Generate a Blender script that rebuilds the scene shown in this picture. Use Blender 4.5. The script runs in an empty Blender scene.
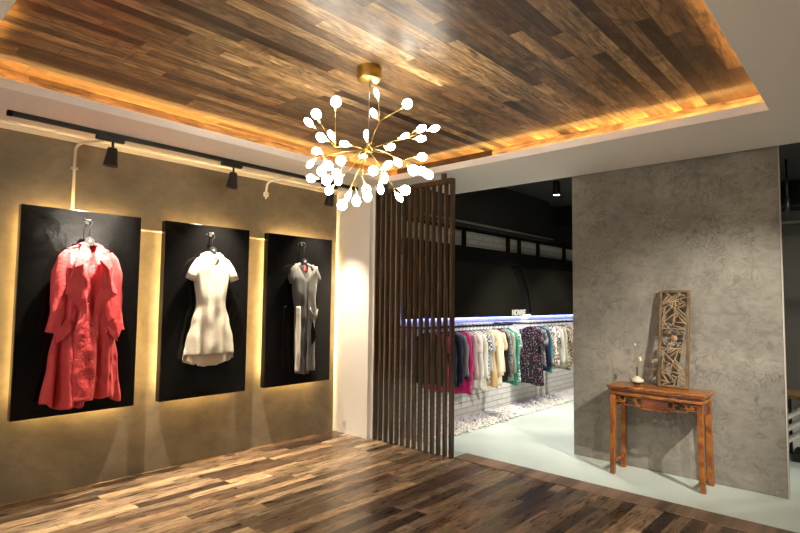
import bpy, bmesh, math, random
from mathutils import Vector, Matrix, noise
R = math.radians; PI = math.pi
S = bpy.context.scene; COL = S.collection
random.seed(7)

# ------------------------------------------------------------------ node helpers
class NT:
    def __init__(s, name):
        s.m = bpy.data.materials.new(name); s.m.use_nodes = True
        s.t = s.m.node_tree; s.n = s.t.nodes; s.n.clear()
        s.out = s.n.new('ShaderNodeOutputMaterial')
    def node(s, k, **kw):
        n = s.n.new(k)
        for a, b in kw.items(): setattr(n, a, b)
        return n
    def link(s, a, b): s.t.links.new(a, b)
    def put(s, sock, v):
        if isinstance(v, bpy.types.NodeSocket): s.link(v, sock)
        else: sock.default_value = v
    def math(s, op, a, b=0.0, c=0.0):
        n = s.node('ShaderNodeMath', operation=op)
        s.put(n.inputs[0], a); s.put(n.inputs[1], b); s.put(n.inputs[2], c)
        return n.outputs[0]
    def mix(s, f, a, b, mode='MIX'):
        n = s.node('ShaderNodeMix', data_type='RGBA', blend_type=mode)
        s.put(n.inputs[0], f); s.put(n.inputs[6], a); s.put(n.inputs[7], b)
        return n.outputs[2]
    def noise(s, vec, scale, detail=3, rough=.55, dist=0.0):
        n = s.node('ShaderNodeTexNoise'); s.put(n.inputs['Vector'], vec)
        n.inputs['Scale'].default_value = scale; n.inputs['Detail'].default_value = detail
        n.inputs['Roughness'].default_value = rough; n.inputs['Distortion'].default_value = dist
        return n.outputs['Fac']
    def ramp(s, f, stops, interp='LINEAR'):
        n = s.node('ShaderNodeValToRGB'); r = n.color_ramp; r.interpolation = interp
        while len(r.elements) < len(stops): r.elements.new(.5)
        for e, (p, c) in zip(r.elements, stops):
            e.position = p; e.color = (c[0], c[1], c[2], 1) if not isinstance(c, (int, float)) else (c, c, c, 1)
        s.put(n.inputs[0], f); return n.outputs[0]
    def pos(s): return s.node('ShaderNodeNewGeometry').outputs['Position']
    def obj(s): return s.node('ShaderNodeTexCoord').outputs['Object']
    def scale(s, vec, v):
        n = s.node('ShaderNodeVectorMath', operation='MULTIPLY'); s.put(n.inputs[0], vec); n.inputs[1].default_value = v
        return n.outputs[0]
    def sep(s, vec):
        n = s.node('ShaderNodeSeparateXYZ'); s.put(n.inputs[0], vec); return n.outputs
    def comb(s, x, y, z=0.0):
        n = s.node('ShaderNodeCombineXYZ'); s.put(n.inputs[0], x); s.put(n.inputs[1], y); s.put(n.inputs[2], z); return n.outputs[0]
    def bump(s, h, strength=.3, dist=.01):
        n = s.node('ShaderNodeBump'); n.inputs['Strength'].default_value = strength; n.inputs['Distance'].default_value = dist
        s.put(n.inputs['Height'], h); return n.outputs[0]
    def bsdf(s, col, rough=.5, metal=0.0, normal=None, spec=.5, sheen=0, trans=0, coat=0):
        b = s.node('ShaderNodeBsdfPrincipled')
        if isinstance(col, tuple): col = (*col[:3], 1)
        s.put(b.inputs['Base Color'], col); s.put(b.inputs['Roughness'], rough); s.put(b.inputs['Metallic'], metal)
        b.inputs['Specular IOR Level'].default_value = spec
        if sheen: b.inputs['Sheen Weight'].default_value = sheen
        if trans: b.inputs['Transmission Weight'].default_value = trans
        if coat: b.inputs['Coat Weight'].default_value = coat; b.inputs['Coat Roughness'].default_value = .15
        if normal is not None: s.link(normal, b.inputs['Normal'])
        s.link(b.outputs[0], s.out.inputs[0]); return s.m

def simple(name, col, rough=.5, metal=0, bump=0, bscale=60, var=.12, spec=.5):
    t = NT(name); p = t.obj(); n = t.noise(p, bscale, 4)
    c = t.mix(t.math('MULTIPLY', n, var * 2), (*col, 1), tuple(x * .55 for x in col) + (1,))
    return t.bsdf(c, rough, metal, t.bump(n, bump, .004) if bump else None, spec)

def emit(name, col, strength):
    t = NT(name); e = t.node('ShaderNodeEmission'); e.inputs[0].default_value = (*col, 1); e.inputs[1].default_value = strength
    t.link(e.outputs[0], t.out.inputs[0]); return t.m

def planks(name, stops, along='y', w=.066, L=.62, rough=.3, gain=1.0, bump=.25, rv=.25, spec=.5, boards=True, desat=.12):
    """laminate boards printed with narrow wooden strips of many tones"""
    t = NT(name); x, y, z = t.sep(t.pos())
    if along == 'x': x, y = (z, x)
    elif along == 'yz': x, y = (z, y)
    u = t.math('DIVIDE', t.math('ADD', x, 20.013), w); row = t.math('FLOOR', u)
    wn = t.node('ShaderNodeTexWhiteNoise', noise_dimensions='1D'); t.put(wn.inputs['W'], row)
    v = t.math('ADD', t.math('DIVIDE', y, L), t.math('MULTIPLY', wn.outputs['Value'], 9.0)); cell = t.math('FLOOR', v)
    w2 = t.node('ShaderNodeTexWhiteNoise', noise_dimensions='2D'); t.put(w2.inputs['Vector'], t.comb(row, cell))
    r1 = w2.outputs['Value']
    base = t.ramp(r1, stops)
    off = t.math('MULTIPLY', r1, 37.0)
    gv = t.comb(t.math('MULTIPLY', x, 34.0), t.math('ADD', t.math('MULTIPLY', y, 2.6), off), off)
    g = t.noise(gv, 1.0, 6, .62, 1.4)
    gv2 = t.comb(t.math('MULTIPLY', x, 9.0), t.math('ADD', t.math('MULTIPLY', y, 3.2), off), off)
    g2 = t.noise(gv2, 1.0, 3, .6, 2.5)
    gr = t.ramp(g, [(.30, .12), (.45, .75), (.58, 1.1), (.75, 1.6)])
    gr2 = t.ramp(g2, [(.33, .35), (.5, .95), (.68, 1.4)])
    c = t.mix(1.0, base, gr, 'MULTIPLY'); c = t.mix(.75, c, gr2, 'MULTIPLY')
    hs = t.node('ShaderNodeHueSaturation'); hs.inputs['Saturation'].default_value = 1-desat; t.put(hs.inputs['Color'], c); c = hs.outputs[0]
    if gain != 1: c = t.mix(1.0, c, (gain, gain, gain, 1), 'MULTIPLY')
    # seams
    fu = t.math('FRACT', u); e1 = t.math('LESS_THAN', fu, .02)
    ub = t.math('DIVIDE', u, 3.0); brow = t.math('FLOOR', ub); fb = t.math('FRACT', ub)
    e2 = t.math('LESS_THAN', fb, .022)
    wb = t.node('ShaderNodeTexWhiteNoise', noise_dimensions='1D'); t.put(wb.inputs['W'], t.math('ADD', brow, .37))
    vb = t.math('FRACT', t.math('ADD', t.math('DIVIDE', y, 1.25), t.math('MULTIPLY', wb.outputs['Value'], 5.0)))
    e3 = t.math('LESS_THAN', vb, .003)
    seam = t.math('MAXIMUM', t.math('MAXIMUM', e2, e3), t.math('MULTIPLY', e1, .55)) if boards else e1
    c = t.mix(t.math('MULTIPLY', seam, .8), c, (.012, .008, .005, 1))
    h = t.math('SUBTRACT', t.math('MULTIPLY', g, .35), t.math('MULTIPLY', seam, .7))
    rr = t.math('ADD', rough - rv * .5, t.math('MULTIPLY', g, rv))
    return t.bsdf(c, rr, 0, t.bump(h, bump, .004), spec)

# ------------------------------------------------------------------ mesh helpers
class MB:
    def __init__(s): s.v = []; s.f = []
    def add(s, vs, fs):
        o = len(s.v); s.v += [tuple(p) for p in vs]; s.f += [tuple(i + o for i in f) for f in fs]; return s
    def box(s, x0, y0, z0, x1, y1, z1):
        return s.add([(x0,y0,z0),(x1,y0,z0),(x1,y1,z0),(x0,y1,z0),(x0,y0,z1),(x1,y0,z1),(x1,y1,z1),(x0,y1,z1)],
                     [(0,3,2,1),(4,5,6,7),(0,1,5,4),(1,2,6,5),(2,3,7,6),(3,0,4,7)])
    def bar(s, a, b, w, d, nrm=(0, -1, 0)):
        a, b, n = Vector(a), Vector(b), Vector(nrm); t = (b - a).normalized(); q = t.cross(n).normalized() * w / 2; n = q.cross(t).normalized() * d / 2
        vs = [a-q-n, a+q-n, a+q+n, a-q+n, b-q-n, b+q-n, b+q+n, b-q+n]
        return s.add(vs, [(0,3,2,1),(4,5,6,7),(0,1,5,4),(1,2,6,5),(2,3,7,6),(3,0,4,7)])
    def tube(s, pts, r, n=10, flat=1.0, up=(0, 1, 0), cap=True, nz=0.0, seed=0.0):
        pts = [Vector(p) for p in pts]; N = len(pts); rs = r if isinstance(r, (list, tuple)) else [r] * N
        vs = []; up = Vector(up); prev = None
        for i, p in enumerate(pts):
            t = (pts[min(i+1, N-1)] - pts[max(i-1, 0)]).normalized()
            if prev is None:
                a = t.cross(up)
                if a.length < 1e-3: a = t.cross(Vector((1, 0, .1)))
            else: a = prev - t * prev.dot(t)
            a.normalize(); prev = a; b = t.cross(a)
            for k in range(n):
                th = 2 * PI * k / n; rr = rs[i]
                if nz: rr *= 1 + nz * noise.noise((math.cos(th) * 2 + seed, math.sin(th) * 2, p.z * 9 + p.x * 5)) * 2
                vs.append(p + a * math.cos(th) * rr + b * math.sin(th) * rr * flat)
        fs = [(i*n+k, i*n+(k+1) % n, (i+1)*n+(k+1) % n, (i+1)*n+k) for i in range(N-1) for k in range(n)]
        if cap: fs += [tuple(range(n))[::-1], tuple((N-1)*n+k for k in range(n))]
        return s.add(vs, fs)
    def lathe(s, prof, n=24, c=(0, 0, 0), mat=None, ex=1.0):
        vs = []; c = Vector(c)
        for r, z in prof:
            for k in range(n):
                th = 2 * PI * k / n; p = Vector((r * math.cos(th), r * math.sin(th) * ex, z))
                vs.append(c + (mat @ p if mat else p))
        N = len(prof)
        fs = [(i*n+k, i*n+(k+1) % n, (i+1)*n+(k+1) % n, (i+1)*n+k) for i in range(N-1) for k in range(n)]
        fs += [tuple(range(n))[::-1], tuple((N-1)*n+k for k in range(n))]
        return s.add(vs, fs)
    def sheet(s, pts, th=.004):
        """planar-ish polygon (list of 3d points, front = -y) with thickness th"""
        n = len(pts); vs = [Vector(p) for p in pts] + [Vector(p) + Vector((0, th, 0)) for p in pts]
        return s.add(vs, [tuple(range(n)), tuple(range(2*n-1, n-1, -1))] + [(i, i+n, (i+1) % n + n, (i+1) % n) for i in range(n)])
    def build(s, name, mat, parent=None, off=(0, 0, 0), smooth=False, bevel=0, sub=0, solid=0, rebase=True, tri=False):
        vs = [Vector(p) - Vector(off) for p in s.v]
        base = Vector((0, 0, 0))
        if parent is None and rebase:
            xs = [p.x for p in vs]; ys = [p.y for p in vs]; zs = [p.z for p in vs]
            base = Vector(((min(xs)+max(xs))/2, (min(ys)+max(ys))/2, min(zs))); vs = [p - base for p in vs]
        me = bpy.data.meshes.new(name); me.from_pydata(vs, [], s.f)
        bm = bmesh.new(); bm.from_mesh(me); bmesh.ops.recalc_face_normals(bm, faces=bm.faces)
        if tri: bmesh.ops.triangulate(bm, faces=[f for f in bm.faces if len(f.verts) > 4])
        bm.to_mesh(me); bm.free()
        if smooth:
            for p in me.polygons: p.use_smooth = True
        me.materials.append(mat)
        o = bpy.data.objects.new(name, me); COL.objects.link(o); o.location = base
        if parent: o.parent = parent
        if bevel:
            m = o.modifiers.new('b', 'BEVEL'); m.width = bevel; m.segments = 2; m.limit_method = 'ANGLE'
        if solid:
            m = o.modifiers.new('s', 'SOLIDIFY'); m.thickness = solid; m.offset = 0
        if sub:
            m = o.modifiers.new('u', 'SUBSURF'); m.levels = sub; m.render_levels = sub
        return o

def tag(o, label=None, cat=None, group=None, kind=None):
    if label: o['label'] = label
    if cat: o['category'] = cat
    if group: o['group'] = group
    if kind: o['kind'] = kind
    return o
def thing(name, label, cat, loc=(0, 0, 0), rz=0, group=None):
    o = bpy.data.objects.new(name, None); COL.objects.link(o); o.empty_display_size = .1
    o.location = loc; o.rotation_euler = (0, 0, rz); return tag(o, label, cat, group)
def struct(name, mb, mat, label=None, **k):
    o = mb.build(name, mat, None, rebase=False, **k); o['kind'] = 'structure'
    if label: o['label'] = label
    return o
def box(*a): return MB().box(*a)

# ------------------------------------------------------------------ materials
M = {}
woodst = [(0, (.030, .016, .009)), (.2, (.10, .052, .024)), (.38, (.22, .125, .055)), (.55, (.055, .034, .021)), (.7, (.33, .195, .085)), (.85, (.12, .080, .048)), (1, (.44, .28, .13))]
M['floor_wood'] = planks('floor_wood', woodst, 'y', .092, .72, .30, 1.05, .3, .25)
M['ceil_wood'] = planks('ceiling_wood', woodst, 'y', .078, 1.05, .42, 1.15, .2, .2, .38, desat=.0)
M['fascia_y'] = planks('fascia_wood_side', woodst, 'yz', .2, 1.2, .45, .85, .2, .2, .4, False)
M['fascia_x'] = planks('fascia_wood_far', woodst, 'x', .2, 1.2, .45, .85, .2, .2, .4, False)
M['thresh'] = planks('threshold_wood', [(0, (.16, .09, .045)), (1, (.24, .14, .075))], 'x', .3, 1.6, .45, 1.0, .2, .2, .4, False)

def plaster():
    t = NT('left_wall_plaster'); p = t.pos()
    a = t.noise(p, 1.3, 5, .6, .6); b = t.noise(t.scale(p, (1, 1, 1.6)), 7, 5, .6, .8)
    c = t.ramp(a, [(.3, (.145, .116, .073)), (.52, (.21, .168, .108)), (.72, (.29, .235, .155))])
    c = t.mix(.30, c, t.ramp(b, [(.35, (.6, .6, .6)), (.65, (1.2, 1.2, 1.2))]), 'MULTIPLY')
    return t.bsdf(c, t.math('ADD', .42, t.math('MULTIPLY', b, .25)), 0, t.bump(b, .25, .01), .4)
M['plaster'] = plaster()
def concrete():
    t = NT('partition_concrete'); p = t.pos(); x, y, z = t.sep(p)
    a = t.noise(p, 1.1, 5, .6, .5); b = t.noise(t.scale(p, (1, 1, 1.5)), 9, 6, .6, 1.2)
    wv = t.noise(t.comb(t.math('ADD', x, t.math('MULTIPLY', z, .7)), y, t.math('SUBTRACT', z, t.math('MULTIPLY', x, .9))), 9, 3, .5, 2.4)
    ridge = t.ramp(t.math('ABSOLUTE', t.math('SUBTRACT', wv, .5)), [(0, 1.0), (.022, .25), (.05, 0.0)])
    patch = t.ramp(t.noise(p, 5.0, 2), [(.42, 0.0), (.58, 1.0)])
    rg = t.math('MULTIPLY', ridge, patch)
    c = t.ramp(a, [(.3, (.15, .138, .115)), (.52, (.225, .208, .172)), (.72, (.31, .285, .235))])
    c = t.mix(.8, c, t.ramp(b, [(.3, (.7, .7, .7)), (.5, (1, 1, 1)), (.7, (1.15, 1.15, 1.15))]), 'MULTIPLY')
    c = t.mix(t.math('MULTIPLY', rg, .25), c, (.09, .078, .06, 1))
    h = t.math('ADD', t.math('MULTIPLY', b, .5), t.math('MULTIPLY', rg, -.5))
    return t.bsdf(c, .62, 0, t.bump(h, .75, .010), .35)
M['concrete'] = concrete()
M['white'] = simple('white_plasterboard', (.84, .79, .72), .6, var=.04)
M['soffit'] = simple('soffit_white', (.88, .84, .78), .6, var=.04)
M['trim_dim'] = simple('dull_corner_bead', (.42, .38, .31), .6, var=.1)
M['cream'] = simple('cream_trim', (.80, .70, .55), .5, var=.05)
M['dark'] = simple('dark_painted_ceiling', (.028, .027, .024), .6, var=.2)
M['dark_wall'] = simple('dark_grey_wall', (.15, .135, .11), .6, var=.3, bscale=6)
M['duct'] = simple('black_duct', (.012, .011, .009), .6)
def epoxy():
    t = NT('pale_epoxy_floor'); n = t.noise(t.pos(), 1.2, 3)
    c = t.ramp(n, [(.3, (.46, .52, .46)), (.7, (.54, .60, .54))])
    return t.bsdf(c, .3, 0, None, .45)
M['epoxy'] = epoxy()
def brick():
    t = NT('white_painted_brick'); x, y, z = t.sep(t.pos())
    b = t.node('ShaderNodeTexBrick'); t.put(b.inputs['Vector'], t.comb(y, z))
    b.inputs['Scale'].default_value = 1; b.inputs['Brick Width'].default_value = .24; b.inputs['Row Height'].default_value = .072
    b.inputs['Mortar Size'].default_value = .006; b.inputs['Mortar Smooth'].default_value = .3
    b.inputs['Color1'].default_value = (.72, .70, .66, 1); b.inputs['Color2'].default_value = (.62, .60, .56, 1); b.inputs['Mortar'].default_value = (.44, .42, .38, 1)
    n = t.noise(t.pos(), 25, 4)
    h = t.math('ADD', t.math('MULTIPLY', b.outputs['Fac'], -1.0), t.math('MULTIPLY', n, .4))
    return t.bsdf(b.outputs['Color'], .7, 0, t.bump(h, .7, .01), .3)
M['brick'] = brick()
def gloss_black():
    t = NT('glossy_black_panel'); n = t.noise(t.obj(), 2.2, 4, .55, .8)
    return t.bsdf((.004, .0037, .0037), t.ramp(n, [(.3, .10), (.7, .22)]), 0, t.bump(n, .3, .02), .28)
M['panel'] = gloss_black()
M['gpanel'] = simple('glossy_black_board', (.012, .011, .008), .10, spec=.5)
M['black'] = simple('black_metal', (.006, .006, .006), .45)
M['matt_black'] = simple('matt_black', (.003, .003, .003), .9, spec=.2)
M['steel'] = simple('brushed_steel', (.5, .48, .45), .3, 1)
M['dark_steel'] = simple('dark_steel', (.10, .10, .10), .3, .6)
M['brass'] = simple('brass', (.55, .38, .10), .28, 1, var=.08)
M['conduit'] = simple('conduit_metal', (.60, .52, .42), .4, .4)
def slatwood():
    t = NT('dark_slat_wood'); x, y, z = t.sep(t.pos())
    g = t.noise(t.comb(t.math('MULTIPLY', x, 45), t.math('MULTIPLY', y, 45), t.math('MULTIPLY', z, 3)), 1, 5, .6, .8)
    return t.bsdf(t.ramp(g, [(.3, (.012, .006, .003)), (.5, (.060, .031, .013)), (.72, (.18, .095, .036))]), .42, 0, t.bump(g, .2, .003), .5)
M['slat'] = slatwood()
def tablewood(name, a, b, c, rough=.24):
    t = NT(name); x, y, z = t.sep(t.obj())
    g = t.noise(t.comb(t.math('MULTIPLY', x, 3), t.math('MULTIPLY', y, 30), t.math('MULTIPLY', z, 3)), 2.0, 5, .6, 1.0)
    return t.bsdf(t.ramp(g, [(.3, a), (.5, b), (.72, c)]), rough, 0, t.bump(g, .04, .001), .6)
M['table'] = tablewood('amber_lacquered_wood', (.07, .016, .004), (.25, .075, .010), (.46, .175, .024))
M['table_dark'] = tablewood('red_brown_lacquered_wood', (.05, .012, .005), (.12, .028, .010), (.22, .06, .018))
M['screen'] = tablewood('old_carved_wood', (.03, .018, .007), (.11, .062, .019), (.20, .122, .043), .5)
M['screen_in'] = tablewood('old_lattice_wood', (.14, .085, .04), (.27, .18, .09), (.40, .29, .16), .55)
M['ceramic'] = simple('cream_ceramic', (.55, .48, .36), .25)
M['ceramic_dark'] = simple('dark_glaze', (.07, .05, .035), .3)
M['twig'] = simple('dry_twig', (.25, .18, .08), .7)
M['petal'] = simple('pale_petal', (.85, .72, .42), .6)
M['plate'] = simple('white_plastic', (.75, .72, .66), .4)
M['pebble'] = simple('white_pebbles', (.80, .76, .68), .6, var=.3)
M['bulb'] = emit('glowing_frosted_disc', (1.0, .90, .74), 29)
M['cove'] = emit('amber_led_strip', (1.0, .56, .17), 23)
M['back_led'] = emit('warm_led_strip', (1.0, .66, .25), 85)
M['blue_led'] = emit('cool_blue_led', (.24, .30, 1.0), 12)
M['lamp_on'] = emit('lit_lamp_face', (1, .93, .8), 12)
M['sign'] = emit('lit_sign_letters', (1, .92, .72), .3)

def cloth(name, col, rough=.75, wr=18, bs=.35, pattern=None, sheen=.1, spec=.3, c2=None):
    t = NT(name); p = t.obj(); n = t.noise(p, wr, 4, .6, 1.0); f = t.noise(p, 160, 2)
    h = t.math('ADD', n, t.math('MULTIPLY', f, .15)); c = (*col, 1)
    if pattern == 'floral':
        v = t.node('ShaderNodeTexVoronoi'); t.put(v.inputs['Vector'], p); v.inputs['Scale'].default_value = 44
        c = t.mix(t.ramp(v.outputs['Distance'], [(.24, 1.0), (.34, 0.0)]), c, t.ramp(t.sep(v.outputs['Color'])[0], [(.0, (c2[0], c2[1], c2[2])), (.55, (.42, .10, .12)), (1, (.6, .55, .5))]))
    elif pattern == 'print':
        q = t.noise(p, 22, 1, .5, 1.5); c = t.mix(t.ramp(q, [(.47, 0.0), (.53, 1.0)]), c, (*c2, 1))
    elif pattern == 'check':
        ck = t.node('ShaderNodeTexChecker'); t.put(ck.inputs['Vector'], p); ck.inputs['Scale'].default_value = 45
        c = t.mix(ck.outputs['Fac'], c, (*c2, 1))
    elif pattern == 'melange':
        c = t.mix(t.noise(p, 120, 3), c, (*c2, 1))
    elif pattern == 'lace':
        v = t.node('ShaderNodeTexVoronoi', feature='DISTANCE_TO_EDGE'); t.put(v.inputs['Vector'], p); v.inputs['Scale'].default_value = 75
        lc = t.ramp(v.outputs['Distance'], [(.02, 0.0), (.12, 1.0)]); c = t.mix(lc, (*c2, 1), c); h = t.math('ADD', t.math('MULTIPLY', n, .4), t.math('MULTIPLY', lc, .6))
    return t.bsdf(c, rough, 0, t.bump(h, bs, .008), spec, sheen)

# ------------------------------------------------------------------ camera
cam = bpy.data.cameras.new('camera'); co = bpy.data.objects.new('camera', cam); COL.objects.link(co)
r_, d_, f_ = Vector((.7422, .6700, .0118)), None, None
yaw, pit, rol = R(42.0698), R(3.5406), R(.6747)
fw = Vector((-math.sin(yaw)*math.cos(pit), math.cos(yaw)*math.cos(pit), math.sin(pit)))
rt = Vector((math.cos(yaw), math.sin(yaw), 0)); up = rt.cross(fw)
r2 = rt*math.cos(rol) + up*math.sin(rol); u2 = -rt*math.sin(rol) + up*math.cos(rol)
co.matrix_world = Matrix(((r2.x, u2.x, -fw.x, 0), (r2.y, u2.y, -fw.y, 0), (r2.z, u2.z, -fw.z, 1.5), (0, 0, 0, 1)))
cam.sensor_width = 36; cam.lens = 539.574*36/800; cam.clip_start = .05
S.camera = co

# ------------------------------------------------------------------ the setting
XW = -4.77; ZC = 2.76; ZT = 2.91
struct('floor', box(-5.4, -2.6, -.12, 2.6, 4.25, 0), M['floor_wood'], 'glossy multi-tone wood plank floor')
struct('floor_store', box(-4.6, 4.46, -.12, 2.6, 10.2, 0), M['epoxy'], 'pale green glossy floor')
struct('trim_1', box(-3.12, 4.25, -.12, 2.6, 4.458, .008), M['thresh'], 'brown wooden threshold board between the two floors', bevel=.003)
struct('trim_2', box(-3.12, 4.458, -.12, 2.6, 4.47, .004), M['black'])
struct('wall_left', box(-5.0, -2.6, 0, XW, 4.25, 3.4), M['plaster'])
struct('trim_3', box(XW, -2.6, 2.722, XW+.012, 4.165, ZC), M['cream'])
struct('wall_column', MB().box(XW, 4.165, 0, -4.215, 4.45, ZC).box(-4.215, 4.215, 0, -4.175, 4.45, ZC), M['white'])
struct('wall_right', box(2.6, -2.75, 0, 2.75, 10.2, 3.4), M['dark_wall'])
# white soffit ring around the recessed wooden tray
TX0, TX1, TY0, TY1 = -3.95, -.53, .55, 4.15
sf = MB()
sf.box(-5.0, -2.6, ZC, TX0, 5.14, ZC+.03); sf.box(TX1, -2.6, ZC, 2.6, 5.14, ZC+.03)
sf.box(TX0, -2.6, ZC, TX1, TY0, ZC+.03); sf.box(TX0, TY1, ZC, TX1, 5.14, ZC+.03)
sf.box(TX0-.015, TY0-.015, ZC+.03, TX0, TY1+.015, ZC+.062); sf.box(TX1, TY0-.015, ZC+.03, TX1+.015, TY1+.015, ZC+.062)
sf.box(TX0, TY0-.015, ZC+.03, TX1, TY0, ZC+.062); sf.box(TX0, TY1, ZC+.03, TX1, TY1+.015, ZC+.062)
struct('ceiling_soffit', sf, M['soffit'], 'white dropped ceiling around the wooden recess')
struct('ceiling', box(TX0-.15, TY0-.15, ZT, TX1+.15, TY1+.15, ZT+.05), M['ceil_wood'], 'recessed ceiling of mixed wood planks')
struct('trim_4', box(TX0-.15, TY1+.10, ZC+.03, TX1+.15, TY1+.15, ZT), M['fascia_x'])
struct('trim_5', box(TX0-.15, TY0-.15, ZC+.03, TX1+.15, TY0-.10, ZT), M['fascia_x'])
struct('trim_6', box(TX0-.15, TY0-.10, ZC+.03, TX0-.10, TY1+.10, ZT), M['fascia_y'])
struct('trim_7', box(TX1+.10, TY0-.10, ZC+.03, TX1+.15, TY1+.10, ZT), M['fascia_y'])
def strip(x0, y0, x1, y1, label):
    tag(box(x0, y0, ZC+.0305, x1, y1, ZC+.038).build('light_strip', M['cove']), label, 'light strip', 'amber strips hidden around the ceiling recess')
strip(TX0-.07, TY1+.055, TX1+.07, TY1+.070, 'amber light strip glowing along the far edge of wooden ceiling recess')
strip(TX0-.07, TY0-.070, TX1+.07, TY0-.055, 'amber light strip glowing along the near edge of wooden ceiling recess')
strip(TX0-.070, TY0-.05, TX0-.055, TY1+.05, 'amber light strip along the recess edge nearest the clothes panels')
strip(TX1+.055, TY0-.05, TX1+.070, TY1+.05, 'amber light strip along the recess edge at the right of the photo')
# partition and back room
struct('wall_partition', box(-2.345, 5.19, 0, -.617, 5.31, ZC+.3), M['concrete'], 'rough grey concrete partition wall', bevel=.006)
struct('trim_8', box(-.6165, 5.187, 0, -.607, 5.20, ZC+.05), M['trim_dim'])
struct('wall_brick', box(-4.3, 4.46, 0, -4.02, 10.2, 3.4), M['brick'])
struct('wall_back', box(-4.6, 9.6, 0, 2.6, 9.8, 3.4), M['dark_wall'])
struct('ceiling_store', box(-4.6, 5.14, 3.05, 2.6, 10.2, 3.2), M['dark'])
struct('wall_header', box(-4.6, 5.14, ZC+.03, 2.6, 5.185, 3.3), M['dark'])
struct('ceiling_plenum', box(-5.0, -2.6, 3.2, 2.6, 5.14, 3.3), M['dark'])

# ------------------------------------------------------------------ outlet, conduits
o = thing('wall_outlet', 'small white power outlet low on the white column', 'outlet', (-4.566, 4.165, .075))
box(-.038, -.008, 0, .038, -.0005, .075).build('face_plate', M['plate'], o, bevel=.002)
MB().box(-.014, -.0095, .022, -.009, -.0082, .034).box(.009, -.0095, .022, .014, -.0082, .034).box(-.004, -.0095, .045, .004, -.0082, .053).build('socket_holes', M['matt_black'], o)
def bend(p0, p1, p2, r=.05, n=6):
    p0, p1, p2 = map(Vector, (p0, p1, p2)); a = p1 + (p0-p1).normalized()*r; b = p1 + (p2-p1).normalized()*r
    return [p0] + [(a*(1-t)**2 + p1*2*t*(1-t) + b*t*t) for t in [i/n for i in range(n+1)]] + [p2]
x_ = XW+.014
c1 = thing('conduit_pipe', 'metal conduit pipe bending from ceiling down the wall behind the red coat panel', 'pipe', (x_, 1.4, 0))
off = (x_, 1.4, 0)
MB().tube(bend((-4.62, 1.56, ZC-.012), (x_+.002, 1.4, ZC-.05), (x_, 1.4, 2.12), .07), .0115, 10).build('pipe', M['conduit'], c1, off, smooth=True)
MB().box(x_-.012, 1.375, 2.50, x_+.014, 1.425, 2.52).build('pipe_clip', M['steel'], c1, off)
c2 = thing('conduit_pipe', 'white conduit stub bending off the ceiling above the right black panel', 'pipe', (x_, 3.18, 0))
off = (x_, 3.18, 0)
MB().tube(bend((-4.565, 3.34, ZC-.012), (x_+.004, 3.19, ZC-.045), (x_, 3.18, 2.60), .06), .0115, 10).build('pipe', M['white'], c2, off, smooth=True)
MB().box(x_-.012, 3.155, 2.555, x_+.014, 3.205, 2.60).box(x_-.005, 3.17, 2.53, x_+.006, 3.19, 2.555).build('pipe_end_fitting', M['white'], c2, off, bevel=.003)
for y0, y1, z, lab in ((1.90, 2.16, 2.075, 'horizontal metal conduit crossing the gap between left and middle panels'), (2.96, 3.22, 2.11, 'horizontal metal conduit crossing the gap between middle and right panels')):
    tag(MB().tube([(x_, y0, z), (x_, y1, z)], .009, 8).build('conduit_pipe', M['conduit'], smooth=True), lab, 'pipe')

# ------------------------------------------------------------------ display panels
XF = -4.665   # front face
def panel(y0, y1, z0, z1, label):
    t = thing('display_panel', label, 'display panel', ((XW+XF)/2, (y0+y1)/2, z0), 0, 'black boards mounted on the left wall')
    off = t.location
    box(XW+.034, y0, z0, XF, y1, z1).build('board', M['panel'], t, off, bevel=.003)
    i = .085; w = .016
    MB().box(XW+.022, y0+i, z0+i, XW+.033, y0+i+w, z1-i).box(XW+.022, y1-i-w, z0+i, XW+.033, y1-i, z1-i).box(XW+.022, y0+i, z1-i-w, XW+.033, y1-i, z1-i).box(XW+.022, y0+i, z0+i, XW+.033, y1-i, z0+i+w).build('backlight_strip', M['back_led'], t, off)
    for zb_ in (z0+.2, z1-.25): box(XW+.001, y0+.2, zb_, XW+.033, y1-.2, zb_+.05).build('mounting_batten', M['black'], t, off)
    return t
P1 = panel(1.043, 1.897, .60, 2.168, 'black board behind the red trench coat')
P2 = panel(2.103, 2.943, .60, 2.170, 'black board behind the white lace dress')
P3 = panel(3.158, 4.012, .60, 2.168, 'black board behind the draped grey dress')
def wall_hook(P, y, z):
    off = P.location
    h = MB().box(XF, y-.012, z-.02, XF+.006, y+.012, z+.02).build('hook', M['dark_steel'], P, off, bevel=.002)
    q = MB().tube([(XF+.004, y, z), (XF+.05, y, z-.002), (XF+.058, y, z+.012)], .004, 8)
    q.tube([(XF+.004, y, z+.012), (XF+.02, y-.025, z+.02)], .003, 6); q.tube([(XF+.004, y, z+.012), (XF+.02, y+.025, z+.02)], .003, 6)
    m = q.build('hook_prong', M['dark_steel'], h, off, smooth=True)
RZ = PI/2   # garments on the left wall face +x
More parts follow.
